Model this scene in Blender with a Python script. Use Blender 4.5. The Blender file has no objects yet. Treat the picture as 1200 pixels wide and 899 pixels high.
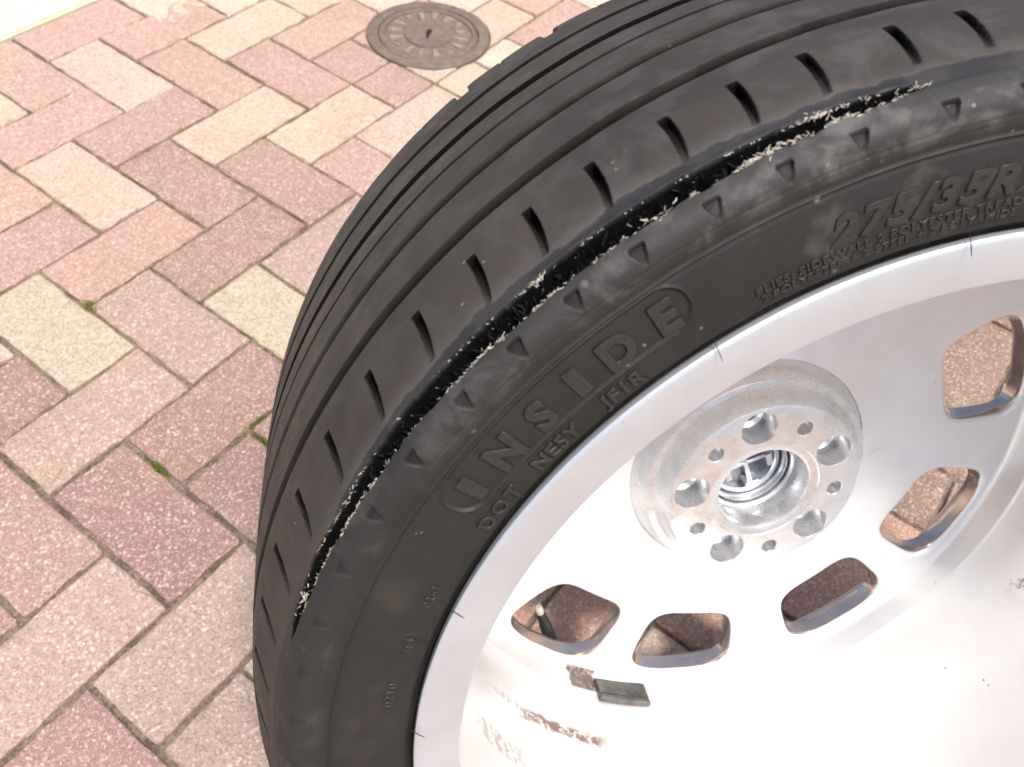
import bpy, bmesh, math, random
import numpy as np
from mathutils import Matrix, Vector

random.seed(7)
rng = np.random.default_rng(11)
scene = bpy.context.scene
COL = scene.collection

# ------------------------------------------------------------------ camera
CAM = np.array([-0.63381, -1.348986, 0.874748])
RW = np.array([[0.597211, -0.797851, 0.0823],
               [-0.599778, -0.512348, -0.614627],
               [0.532547, 0.3177, -0.784513]])          # rows: right, down, forward
FPX = 1029.0
cam_data = bpy.data.cameras.new("camera")
cam_data.sensor_width = 36.0
cam_data.lens = 36.0 * FPX / 1200.0
cam_data.clip_start = 0.01
cam_data.clip_end = 500.0
cam_data.dof.use_dof = True
cam_data.dof.focus_distance = 0.48
cam_data.dof.aperture_fstop = 15.0
cam = bpy.data.objects.new("camera", cam_data)
COL.objects.link(cam)
cm = np.eye(4)
cm[:3, 0] = RW[0]
cm[:3, 1] = -RW[1]
cm[:3, 2] = -RW[2]
cm[:3, 3] = CAM
cam.matrix_world = Matrix(cm.tolist())
scene.camera = cam

# ------------------------------------------------------------------ light
SUN = Vector((-0.17, -0.36, 0.92)).normalized()
world = bpy.data.worlds.new("World")
scene.world = world
world.use_nodes = True
wn = world.node_tree
wn.nodes.clear()
sky = wn.nodes.new("ShaderNodeTexSky")
sky.sky_type = 'NISHITA'
sky.sun_disc = False
sky.sun_elevation = math.asin(SUN.z)
sky.sun_rotation = math.atan2(SUN.x, SUN.y)
sky.air_density = 0.6
sky.dust_density = 4.0
sky.ozone_density = 0.4
bg = wn.nodes.new("ShaderNodeBackground")
bg.inputs["Strength"].default_value = 0.15
wo = wn.nodes.new("ShaderNodeOutputWorld")
wn.links.new(sky.outputs[0], bg.inputs[0])
wn.links.new(bg.outputs[0], wo.inputs[0])
sun_data = bpy.data.lights.new("sun", 'SUN')
sun_data.energy = 2.8
sun_data.angle = math.radians(9.0)
sun_data.color = (1.0, 0.955, 0.89)
sun = bpy.data.objects.new("sun", sun_data)
COL.objects.link(sun)
sun.rotation_euler = SUN.to_track_quat('Z', 'Y').to_euler()
sun.location = (0, 0, 5)
scene.view_settings.view_transform = 'Standard'
scene.view_settings.look = 'None'
scene.view_settings.exposure = 0.48
scene.view_settings.gamma = 1.0

# ------------------------------------------------------------------ helpers
def mesh_obj(name, verts, faces, mat=None, parent=None, smooth=False, sharp=None):
    me = bpy.data.meshes.new(name)
    me.from_pydata([tuple(map(float, v)) for v in verts], [], [tuple(int(i) for i in f) for f in faces])
    me.update()
    return link(name, me, mat, parent, smooth, sharp)

def link(name, me, mat=None, parent=None, smooth=False, sharp=None):
    if smooth:
        me.polygons.foreach_set("use_smooth", [True] * len(me.polygons))
        if sharp is not None:
            me.set_sharp_from_angle(angle=math.radians(sharp))
    if mat is not None and not me.materials:
        me.materials.append(mat)
    o = bpy.data.objects.new(name, me)
    COL.objects.link(o)
    if parent is not None:
        o.parent = parent
    return o

def quads_mesh(name, V, nu, nv, wrap_u=True):
    """grid mesh, V shape (nu, nv, 3)"""
    me = bpy.data.meshes.new(name)
    n = nu * nv
    me.vertices.add(n)
    me.vertices.foreach_set("co", np.ascontiguousarray(V, dtype=np.float32).ravel())
    iu = np.arange(nu if wrap_u else nu - 1)
    iv = np.arange(nv - 1)
    a = (iu[:, None] * nv + iv[None, :])
    b = (((iu + 1) % nu)[:, None] * nv + iv[None, :])
    Q = np.stack([a, b, b + 1, a + 1], axis=-1).reshape(-1, 4)
    me.loops.add(Q.size)
    me.loops.foreach_set("vertex_index", Q.ravel().astype(np.int32))
    me.polygons.add(len(Q))
    me.polygons.foreach_set("loop_start", (np.arange(len(Q)) * 4).astype(np.int32))
    me.update(calc_edges=True)
    me.validate()
    return me

class Mat:
    def __init__(self, name):
        self.m = bpy.data.materials.new(name)
        self.m.use_nodes = True
        self.nt = self.m.node_tree
        self.b = self.nt.nodes["Principled BSDF"]
        self.tc = None
    def n(self, typ, **kw):
        nd = self.nt.nodes.new(typ)
        for k, v in kw.items():
            if k.startswith("i_"):
                nd.inputs[k[2:].replace("_", " ")].default_value = v
            else:
                setattr(nd, k, v)
        return nd
    def l(self, a, b):
        self.nt.links.new(a, b)
    def set(self, **kw):
        for k, v in kw.items():
            s = self.b.inputs[k.replace("_", " ")]
            if hasattr(v, "is_linked") or isinstance(v, bpy.types.NodeSocket):
                self.l(v, s)
            else:
                s.default_value = v
    def coord(self, kind="Object"):
        if self.tc is None:
            self.tc = self.n("ShaderNodeTexCoord")
        return self.tc.outputs[kind]
    def noise(self, scale, detail=3.0, rough=0.55, vec=None, out="Fac", dist=0.0):
        nd = self.n("ShaderNodeTexNoise")
        nd.inputs["Scale"].default_value = scale
        nd.inputs["Detail"].default_value = detail
        nd.inputs["Roughness"].default_value = rough
        nd.inputs["Distortion"].default_value = dist
        self.l(vec if vec is not None else self.coord(), nd.inputs["Vector"])
        return nd.outputs[out]
    def voro(self, scale, vec=None, out="Color", rnd=1.0):
        nd = self.n("ShaderNodeTexVoronoi")
        nd.inputs["Scale"].default_value = scale
        nd.inputs["Randomness"].default_value = rnd
        self.l(vec if vec is not None else self.coord(), nd.inputs["Vector"])
        return nd.outputs[out]
    def math(self, op, a, b=0.0, clamp=False):
        nd = self.n("ShaderNodeMath", operation=op, use_clamp=clamp)
        for i, v in enumerate((a, b)):
            if isinstance(v, bpy.types.NodeSocket):
                self.l(v, nd.inputs[i])
            else:
                nd.inputs[i].default_value = v
        return nd.outputs[0]
    def ramp(self, fac, lo, hi, a=0.0, b=1.0):
        nd = self.n("ShaderNodeMapRange", interpolation_type='SMOOTHSTEP')
        self.l(fac, nd.inputs[0])
        nd.inputs[1].default_value = lo
        nd.inputs[2].default_value = hi
        nd.inputs[3].default_value = a
        nd.inputs[4].default_value = b
        return nd.outputs[0]
    def mix(self, fac, a, b, blend='MIX'):
        nd = self.n("ShaderNodeMix", data_type='RGBA', blend_type=blend)
        for s, v in ((nd.inputs[0], fac), (nd.inputs[6], a), (nd.inputs[7], b)):
            if isinstance(v, bpy.types.NodeSocket):
                self.l(v, s)
            elif s is nd.inputs[0]:
                s.default_value = v
            else:
                s.default_value = (*v[:3], 1.0)
        return nd.outputs[2]
    def attr(self, name):
        nd = self.n("ShaderNodeAttribute", attribute_name=name)
        return nd.outputs["Fac"]
    def bump(self, h, strength=0.3, dist=0.001):
        nd = self.n("ShaderNodeBump")
        nd.inputs["Strength"].default_value = strength
        nd.inputs["Distance"].default_value = dist
        self.l(h, nd.inputs["Height"])
        self.l(nd.outputs[0], self.b.inputs["Normal"])

def tag(o, label=None, cat=None, group=None, kind=None):
    if label: o["label"] = label
    if cat: o["category"] = cat
    if group: o["group"] = group
    if kind: o["kind"] = kind
    return o

# ------------------------------------------------------------------ materials: ground
def paver_material():
    m = Mat("paver_concrete")
    info = m.n("ShaderNodeObjectInfo")
    geo = m.n("ShaderNodeNewGeometry")
    v = m.n("ShaderNodeVectorMath", operation='ADD')
    m.l(geo.outputs["Position"], v.inputs[0])
    sc = m.n("ShaderNodeVectorMath", operation='SCALE')
    sc.inputs["Scale"].default_value = 3.0
    comb = m.n("ShaderNodeCombineXYZ")
    m.l(info.outputs["Random"], comb.inputs[0]); m.l(info.outputs["Random"], comb.inputs[2])
    m.l(comb.outputs[0], sc.inputs[0]); m.l(sc.outputs[0], v.inputs[1])
    vec = v.outputs[0]
    base = info.outputs["Color"]
    # mottled colour inside one block
    big = m.noise(9.0, 3.0, 0.6, vec)
    c = m.mix(m.ramp(big, 0.35, 0.7, 0.0, 0.22), base, (0.46, 0.33, 0.25))
    # aggregate: coarse grains of light and dark stone
    g1 = m.n("ShaderNodeSeparateColor"); m.l(m.voro(560.0, vec), g1.inputs[0])
    g2 = m.n("ShaderNodeSeparateColor"); m.l(m.voro(400.0, vec), g2.inputs[0])
    light = m.ramp(g1.outputs[0], 0.62, 0.92, 0.0, 0.42)
    dark = m.ramp(g1.outputs[1], 0.55, 0.92, 0.0, 0.52)
    white = m.ramp(g2.outputs[2], 0.90, 0.97, 0.0, 0.45)
    c = m.mix(dark, c, (0.17, 0.115, 0.085))
    c = m.mix(light, c, (0.66, 0.53, 0.44))
    c = m.mix(white, c, (0.80, 0.70, 0.62))
    blot = m.noise(160.0, 2.0, 0.6, vec)
    c = m.mix(m.ramp(blot, 0.45, 0.70, 0.0, 0.18), c, (0.20, 0.13, 0.10))
    stain = m.noise(22.0, 4.0, 0.65, vec)
    c = m.mix(m.ramp(stain, 0.60, 0.78, 0.0, 0.25), c, (0.30, 0.25, 0.19))
    wear = m.noise(5.5, 4.0, 0.6, geo.outputs["Position"])
    c = m.mix(m.ramp(wear, 0.45, 0.70, 0.0, 0.15), c, (0.20, 0.15, 0.115))
    m.set(Base_Color=c, Roughness=0.86)
    m.b.inputs["Specular IOR Level"].default_value = 0.35
    h = m.math('ADD', m.math('MULTIPLY', g1.outputs[0], 0.6), m.noise(300.0, 2.0, 0.6, vec))
    m.bump(h, 0.55, 0.0011)
    return m.m
PAVER = paver_material()

def sand_material():
    m = Mat("joint_sand")
    n = m.noise(260.0, 4.0, 0.7)
    n2 = m.noise(14.0, 3.0, 0.6)
    c = m.mix(m.ramp(m.math('ADD', m.math('MULTIPLY', n, .6), m.math('MULTIPLY', m.noise(45.0, 3.0, .6), .4)), 0.38, 0.62), (0.095, 0.072, 0.05), (0.29, 0.235, 0.17))
    c = m.mix(m.ramp(n2, 0.58, 0.72, 0.0, 0.6), c, (0.12, 0.12, 0.045))
    m.set(Base_Color=c, Roughness=0.95)
    m.bump(n, 0.9, 0.004)
    return m.m
SAND = sand_material()

def simple(name, col, rough=0.6, metal=0.0, spec=0.5, nscale=0.0, namp=0.15, bump=0.0, coat=0.0):
    m = Mat(name)
    if nscale:
        n = m.noise(nscale, 4.0, 0.6)
        c = m.mix(m.ramp(n, 0.3, 0.7), tuple(x * (1 - namp) for x in col), tuple(min(1, x * (1 + namp)) for x in col))
        m.set(Base_Color=c)
        if bump: m.bump(n, bump, 0.001)
    else:
        m.set(Base_Color=(*col, 1.0))
    m.set(Roughness=rough, Metallic=metal)
    m.b.inputs["Specular IOR Level"].default_value = spec
    m.b.inputs["Coat Weight"].default_value = coat
    return m.m

# ------------------------------------------------------------------ large structure: the ground
GROUND_MAT = simple("yard_ground", (0.34, 0.30, 0.25), 0.95, nscale=6.0, namp=0.2)
g = mesh_obj("ground", [(-60, -60, -0.04), (60, -60, -0.04), (60, 60, -0.04), (-60, 60, -0.04)], [(0, 1, 2, 3)], GROUND_MAT)
tag(g, kind='structure')

X0, X1, Y0, Y1 = -2.2, 3.0, -3.6, 0.1
# sheet of jointing sand, its surface uneven between the blocks
nx, ny = 150, 110
xs = np.linspace(X0, X1, nx); ys = np.linspace(Y0, Y1, ny)
GX, GY = np.meshgrid(xs, ys, indexing='ij')
GZ = -0.0050 + 0.0022 * (rng.random(GX.shape) - 0.5)
bed_me = quads_mesh("pavement", np.stack([GX, GY, GZ], -1), nx, ny, wrap_u=False)
pavement = link("pavement", bed_me, SAND, None, True)
tag(pavement, kind='structure')

# concrete strip bordering the blocks at the far side
slab_mat = simple("pale_concrete", (0.68, 0.63, 0.46), 0.85, nscale=60.0, namp=0.08, bump=0.2)
bm = bmesh.new()
bmesh.ops.create_cube(bm, size=1.0)
for vv in bm.verts:
    vv.co = Vector((0.4 + vv.co.x * 5.2, 0.104 + 0.75 + vv.co.y * 1.5, -0.028 + vv.co.z * 0.06))
bmesh.ops.bevel(bm, geom=bm.edges[:], offset=0.004, segments=2, affect='EDGES')
me = bpy.data.meshes.new("concrete_path"); bm.to_mesh(me); bm.free()
tag(link("concrete_path", me, slab_mat), kind='structure')

# ------------------------------------------------------------------ pavers (herringbone)
OFFS = [(0,0,3.4,-7.3),(1,0,-2.4,-6.0),(0,2,2.6,3.9),(1,2,-5.7,6.0),(-1,2,-1.8,-2.7),(-2,2,5.6,-1.0),(-1,3,5.1,3.2),(0,3,2.1,2.1),(1,3,-1.6,3.3),(2,1,-3.8,-5.4),(3,1,-2.8,-4.4),(2,2,2.1,-1.3),(-1,1,0.9,0.9),(0,4,1.6,2.0),(2,0,2.2,2.1),(0,1,-3.8,0.7),(-2,4,1.6,4.1),(-3,4,-2.7,-3.8),(-1,4,-5.4,4.8),(-1,5,1.4,6.5),(-2,5,2.0,2.5),(-3,5,6.0,0.8),(-2,7,1.2,7.6),(-3,6,-2.2,5.2),(-3,7,4.4,7.5),(-2,3,-1.5,3.2),(-4,6,3.1,0.2),(-5,7,-0.5,-1.3),(-4,7,-0.9,-0.4),(-4,8,2.4,0.2),(-5,8,-3.2,-4.0),(-4,9,-2.0,1.0),(-3,8,0.2,1.9),(-5,6,6.0,-6.1),(-5,9,-2.3,-0.2),(-6,9,-1.7,-5.0),(-6,10,-0.6,-1.8),(-6,8,-2.3,0.0),(-5,10,-0.7,-5.1),(3,3,4.7,-6.0),(3,4,-4.2,-6.1),(2,4,-1.8,2.0),(1,4,2.4,-4.6),(3,5,-8.3,0.6),(-1,6,-1.1,-4.0)]
OFFA = np.array(OFFS, float)
def field(u, v):
    w = np.exp(-((OFFA[:, 0] - u) ** 2 + (OFFA[:, 1] - v) ** 2) / (2 * 1.0 ** 2))
    s = w.sum() + 0.6
    return (w @ OFFA[:, 2]) / s * 0.001, (w @ OFFA[:, 3]) / s * 0.001

CREAM = (0.56, 0.43, 0.335); CREAM2 = (0.47, 0.40, 0.30); PALE = (0.64, 0.53, 0.42)
SALMON = (0.395, 0.285, 0.23); PINK = (0.415, 0.265, 0.22); PINKL = (0.49, 0.32, 0.265); MAUVE = (0.285, 0.172, 0.15); ROSE = (0.33, 0.205, 0.175)
TERRA = (0.50, 0.285, 0.20); SHADE_BROWN = (0.205, 0.135, 0.102)  # the brown holds shade behind the wheel, painted into the blocks
KNOWN = {(-1,-1):PINKL,(0,-1):PINKL,(2,-2):PALE,(3,-1):PALE,(0,0):CREAM,(1,0):PINKL,(2,1):CREAM,(4,0):CREAM,(5,1):PALE,(6,2):PALE,(7,3):PINKL,(8,4):PALE,
 (6,5):PINKL,(5,4):CREAM,(1,1):PINKL,(2,2):PINK,(3,2):PINKL,(3,3):PINK,(4,3):PINKL,(4,4):CREAM,(5,5):PALE,(2,5):CREAM,(1,4):CREAM,(0,3):CREAM,
 (-2,1):PINKL,(-3,1):PINKL,(-3,0):CREAM,(-2,2):CREAM,(-1,2):PINK,(-1,3):ROSE,(0,4):ROSE,(1,5):PINK,(-4,3):PINK,(-3,4):PINK,(-2,5):ROSE,(-1,6):SALMON,
 (-4,4):CREAM2,(-5,3):CREAM,(-3,5):SALMON,(-2,6):CREAM2,(-6,5):MAUVE,(-5,6):SALMON,(-4,7):MAUVE,(-6,6):ROSE,(-5,7):MAUVE,(-4,8):MAUVE,(-7,8):SALMON,
 (-6,9):SALMON,(-6,10):SALMON,(-7,9):ROSE,(-8,8):SALMON,(-8,7):ROSE,(-1,7):ROSE,(0,7):SALMON,(-3,8):MAUVE,(-3,9):ROSE,(-5,10):CREAM2,
 (-4,11):TERRA,(-3,12):TERRA,(-3,13):CREAM,(-2,13):TERRA,(-1,14):TERRA,(1,13):SHADE_BROWN,(3,14):SHADE_BROWN,(5,13):SHADE_BROWN,(0,14):SHADE_BROWN,(2,14):SHADE_BROWN,(4,15):SHADE_BROWN}

def outline_rect(w, h, r=0.0025):
    """slightly rounded rectangle outline, counter-clockwise"""
    pts = []
    for cx, cy, a0 in ((w/2-r, h/2-r, 0), (-w/2+r, h/2-r, 90), (-w/2+r, -h/2+r, 180), (w/2-r, -h/2+r, 270)):
        for a in (0, 45, 90):
            t = math.radians(a0 + a)
            pts.append((cx + r * math.cos(t), cy + r * math.sin(t)))
    return pts

def paver_geometry(pts, wob=0.0006, rnd=random):
    """block from an outline: chamfered worn top edge, sides down into the bed"""
    n = len(pts)
    cx = sum(p[0] for p in pts) / n; cy = sum(p[1] for p in pts) / n
    V, Fc = [], []
    chip = [1.0]*n
    for i in range(n):
        if rnd.random() < .035:
            for d_ in (-1, 0, 1): chip[(i+d_) % n] = rnd.uniform(1.6, 3.2)
    for inset, z in ((0.0, -0.05), (0.0, -0.0030), (0.0008, -0.0011), (0.0026, 0.0)):
        for ii, (x, y) in enumerate(pts):
            d = math.hypot(x - cx, y - cy)
            k = (d - inset * 1.25 * chip[ii]) / d
            V.append((cx + (x - cx) * k + rnd.uniform(-wob, wob), cy + (y - cy) * k + rnd.uniform(-wob, wob), z + (rnd.uniform(-wob, wob) * 0.6 if z > -0.01 else 0)))
    for r in range(3):
        for i in range(n):
            j = (i + 1) % n
            Fc.append((r*n+i, r*n+j, (r+1)*n+j, (r+1)*n+i))
    V.append((cx, cy, rnd.uniform(-0.0004, 0.0006)))
    for i in range(n):
        Fc.append((3*n+i, 3*n+(i+1) % n, 4*n))
    return V, Fc

def densify(pts, step=0.012):
    out = []
    for i, p in enumerate(pts):
        q = pts[(i+1) % len(pts)]
        L = math.hypot(q[0]-p[0], q[1]-p[1]); k = max(1, int(L/step))
        out += [(p[0]+(q[0]-p[0])*t/k, p[1]+(q[1]-p[1])*t/k) for t in range(k)]
    return out

GAP = 0.0058
WOB = 0.0011
VARIANTS = []
for k in range(8):
    V, Fc = paver_geometry(densify(outline_rect(0.2 - GAP, 0.1 - GAP), 0.013), WOB)
    me = bpy.data.meshes.new("paver"); me.from_pydata(V, [], Fc); me.materials.append(PAVER); me.update()
    VARIANTS.append(me)

MH = np.array([0.507, -0.395]); MHR = 0.1105
def clip_circle(pts, c, R):
    """outline minus a disc: the runs of points outside it, each closed along the arc"""
    d = densify(pts, 0.003)
    ins = [math.hypot(x-c[0], y-c[1]) < R for x, y in d]
    if all(ins): return []
    if not any(ins): return [pts]
    n = len(d); out = []
    for s in range(n):
        if not (ins[s-1] and not ins[s]): continue
        keep = []; i = s
        while not ins[i % n] and i < s + n:
            keep.append(d[i % n]); i += 1
        if len(keep) < 6: continue
        a1 = math.atan2(keep[-1][1]-c[1], keep[-1][0]-c[0]); a0 = math.atan2(keep[0][1]-c[1], keep[0][0]-c[0])
        da = (a0 - a1 + math.pi) % (2*math.pi) - math.pi
        m = max(2, int(abs(da)*R/0.006))
        arc = [(c[0]+R*math.cos(a1+da*t/m), c[1]+R*math.sin(a1+da*t/m)) for t in range(1, m)]
        out.append(keep[:-1:3] + [keep[-1]] + arc)
    return out

cells = []
for j in range(-2, 40):
    for i in range(-26, 34):
        m = (i - j) % 4
        if m == 0: u0, v0, u1, v1 = i, j, i+1, j+2
        elif m == 1: u0, v0, u1, v1 = i, j, i+2, j+1
        else: continue
        v0c = max(v0, -1)
        if v1 <= v0c: continue
        x0, x1, yb, yt = u0*.1, u1*.1, -v1*.1, -v0c*.1
        if x1 > X1-.02 or x0 < X0+.02 or yb < Y0+.02: continue
        cells.append((i, j, x0, x1, yb, yt, m))
def seen(c):
    P = np.array([(c[2]+c[3])/2, (c[4]+c[5])/2, 0]) - CAM
    q = RW @ P
    if q[2] <= 0.05: return 1e6
    px = FPX*q[0]/q[2]; py = FPX*q[1]/q[2]
    out = max(0, abs(px)-640) + max(0, abs(py)-490)
    return out + 0.001*np.hypot(px, py)
cells.sort(key=seen)
rest_V, rest_F = [], []
pcount = 0
palette = [PINK, SALMON, MAUVE, ROSE, CREAM, PINK, SALMON, CREAM2, ROSE]
for idx, (i, j, x0, x1, yb, yt, m) in enumerate(cells):
    cx, cy = (x0+x1)/2, (yb+yt)/2
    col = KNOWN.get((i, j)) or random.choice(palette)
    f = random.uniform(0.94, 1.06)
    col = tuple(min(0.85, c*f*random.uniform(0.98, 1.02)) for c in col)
    ox, oy = field(cx*10, -cy*10)
    rect = [(cx-(x1-x0-GAP)/2+ox, cy-(yt-yb-GAP)/2+oy), (cx+(x1-x0-GAP)/2+ox, cy-(yt-yb-GAP)/2+oy),
            (cx+(x1-x0-GAP)/2+ox, cy+(yt-yb-GAP)/2+oy), (cx-(x1-x0-GAP)/2+ox, cy+(yt-yb-GAP)/2+oy)]
    if idx >= 293:
        V, Fc = paver_geometry(rect, 0.0006)
        b = len(rest_V); rest_V += V; rest_F += [tuple(b+k for k in ff) for ff in Fc]
        continue
    pieces = [None]
    near = math.hypot(cx-MH[0], cy-MH[1]) < 0.24
    if near and (i, j) in ((3, 3), (4, 4)):         # blocks halved beside the cover
        (ax, ay), (bx, by), (cx_, cy_), (dx, dy) = rect
        my = (ay+dy)/2
        pieces = [[(ax, ay), (bx, by), (bx, my-.002), (ax, my-.002)], [(ax, my+.002), (bx, my+.002), (cx_, cy_), (dx, dy)]]
    elif near or yt-yb < 0.099 or x1-x0 < 0.099:
        pieces = [rect]
    for pc in pieces:
        if pc is None:
            o = bpy.data.objects.new("paver", VARIANTS[random.randrange(8)])
            COL.objects.link(o); o.parent = pavement
            rz = (0 if m == 1 else math.pi/2) + (math.pi if random.random() < .5 else 0) + random.uniform(-.006, .006)
            o.location = (cx+ox, cy+oy, random.uniform(-.0008, .0008))
            o.rotation_euler = (random.uniform(-.005, .005), random.uniform(-.005, .005), rz)
        else:
            qs = clip_circle(pc, MH, MHR + 0.003) if near else [pc]
            for q in qs:
                V, Fc = paver_geometry(densify(q, 0.02) if q is pc else q, 0.0005)
                o = mesh_obj("paver", V, Fc, PAVER, pavement)
                o.color = (*col, 1.0)
            continue
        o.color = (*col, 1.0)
        pcount += 1
o = mesh_obj("outer_pavers", rest_V, rest_F, PAVER, pavement)
o.color = (0.46, 0.30, 0.23, 1); o["kind"] = "stuff"

# ------------------------------------------------------------------ moss in the joints
mv, mf = [], []
def tuft(x, y, n, spread, dirx, diry):
    for _ in range(n):
        t = random.gauss(0, spread); s = random.gauss(0, 0.0024)
        bx, by = x + dirx*t - diry*s, y + diry*t + dirx*s
        a = random.uniform(0, 2*math.pi); h = random.uniform(.000, .0032); w = random.uniform(.0006, .0014)
        lx, ly = random.gauss(0, .0018), random.gauss(0, .0018)
        b = len(mv)
        mv.extend([(bx-w*math.cos(a), by-w*math.sin(a), -.004), (bx+w*math.cos(a), by+w*math.sin(a), -.004),
                   (bx+lx*.6+w*.8*math.cos(a), by+ly*.6+w*.8*math.sin(a), h*.6), (bx+lx, by+ly, h)])
        mf.extend([(b, b+1, b+2), (b, b+2, b+3)])
for (x, y, n, sp, dx, dy) in ((-.294, -.5, 130, .007, 0, 1), (-.399, -.758, 160, .008, 0, 1), (-.283, -.797, 120, .008, 1, 0), (-.298, -.822, 140, .007, 0, 1),
                              (.475, -1.5, 110, .006, 0, 1), (.10, -1.508, 110, .008, 1, 0)):
    tuft(x, y, n, sp, dx, dy)
moss_mat = simple("moss_green", (0.15, 0.19, 0.04), 0.8, nscale=300.0, namp=0.4)
o = mesh_obj("moss", mv, mf, moss_mat); tag(o, "small green moss tufts growing in the joints between pavers", "moss", kind='stuff')

# ------------------------------------------------------------------ round access cover set in the paving
iron = Mat("weathered_iron")
n_ = iron.noise(70.0, 4.0, 0.65); n2_ = iron.noise(900.0, 2.0, 0.6)
c_ = iron.mix(iron.ramp(n_, 0.3, 0.7), (0.145, 0.112, 0.083), (0.215, 0.172, 0.13))
iron.set(Base_Color=c_, Roughness=0.7, Metallic=0.15); iron.bump(n2_, 0.4, 0.0006)
IRON = iron.m
worn = simple("worn_iron_face", (0.30, 0.25, 0.205), 0.55, metal=0.2, nscale=120.0, namp=0.2, bump=0.15)
dark = simple("dark_slot", (0.012, 0.010, 0.009), 0.9)

def revolve(name, prof, nseg, mat, parent=None, smooth=True, sharp=35, a0=0.0):
    """prof: list of (r, z)"""
    th = np.linspace(0, 2*math.pi, nseg, endpoint=False) + a0
    P = np.array(prof, float)
    V = np.stack([np.cos(th)[:, None]*P[None, :, 0], np.sin(th)[:, None]*P[None, :, 0], np.broadcast_to(P[None, :, 1], (nseg, len(P)))], -1)
    me = quads_mesh(name, V, nseg, len(P))
    return link(name, me, mat, parent, smooth, sharp)

cover = bpy.data.objects.new("access_cover", None); COL.objects.link(cover)
cover.location = (MH[0], MH[1], 0.0)
tag(cover, "round brown iron access cover with radial ribs and a slanted key slot", "access cover")
revolve("frame", [(0.0912, -0.014), (0.0912, 0.0005), (0.0920, 0.0015), (0.1085, 0.0018), (0.1105, 0.0006), (0.1112, -0.004), (0.1112, -0.03)], 96, IRON, cover)
lid = revolve("lid", [(0.0895, -0.02), (0.0895, -0.0002), (0.0885, 0.0006), (0.0795, 0.0008), (0.0785, -0.0026), (0.043, -0.0026), (0.042, 0.0008), (0.0, 0.0010)], 96, IRON, cover)
for k in range(16):
    a = 2*math.pi*(k+0.3)/16
    bm = bmesh.new()
    r0, r1 = 0.047, 0.0755
    w0, w1 = 0.0036, 0.0072
    if k % 4 == 3: r0 += 0.012
    w0 *= random.uniform(.6, 1.1); w1 *= random.uniform(.65, 1.1); r1 -= random.uniform(0, .006); r0 += random.uniform(0, .004)
    vs = []
    for z in (-0.0026, 0.0011):
        s = 0.0 if z < 0 else 0.0009
        for (r, w) in ((r0+s, w0-s), (r1-s, w1-s)):
            for sg in (-1, 1):
                vs.append(bm.verts.new((r*math.cos(a)-sg*w*math.sin(a), r*math.sin(a)+sg*w*math.cos(a), z)))
    for ff in ((4, 6, 7, 5), (0, 1, 5, 4), (1, 3, 7, 5), (3, 2, 6, 7), (2, 0, 4, 6)):
        bm.faces.new([vs[q] for q in ff])
    bmesh.ops.recalc_face_normals(bm, faces=bm.faces[:])
    me = bpy.data.meshes.new("rib"); bm.to_mesh(me); bm.free()
    link("rib", me, worn, lid)
bm = bmesh.new()
kd = (0.86, 0.5)                                   # slot runs away from the viewer
L = math.hypot(*kd); kd = (kd[0]/L, kd[1]/L)
pts = []
for t in range(20):
    a = 2*math.pi*t/20
    px, py = 0.0165*math.cos(a), 0.0042*math.sin(a)*(1.25 if math.cos(a) > 0 else 0.75)
    pts.append(bm.verts.new((px*kd[0]-py*kd[1], px*kd[1]+py*kd[0], 0.0014)))
bm.faces.new(pts)
ext = bmesh.ops.extrude_face_region(bm, geom=bm.faces[:])
for vv in [e for e in ext['geom'] if isinstance(e, bmesh.types.BMVert)]: vv.co.z -= 0.0006
me = bpy.data.meshes.new("key_slot"); bm.to_mesh(me); bm.free()
link("key_slot", me, dark, lid)

# ================================================================== the wheel
HW = np.array([-0.232105, -1.332965, 0.342896])
ER = np.array([0.723676, -0.690139, 0.0]); EU = np.array([0.253701, 0.26603, 0.929981]); NW = np.array([-0.641816, -0.673005, 0.367609])
# the point where the outer shoulder touches the ground
low = HW + NW*(-0.060) - EU*0.3445
ROOT = np.array([low[0], low[1], 0.0])
wheel = bpy.data.objects.new("car_wheel", None); COL.objects.link(wheel)
wheel.location = ROOT.tolist()
tag(wheel, "silver alloy car wheel, black tyre slashed along its inner shoulder, leaning back on the pavers", "wheel")
WM = np.eye(4); WM[:3, 0] = ER; WM[:3, 1] = EU; WM[:3, 2] = NW; WM[:3, 3] = HW - ROOT
WM = Matrix(WM.tolist())
def wpart(o):
    o.parent = wheel; o.matrix_local = WM
    return o

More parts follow.
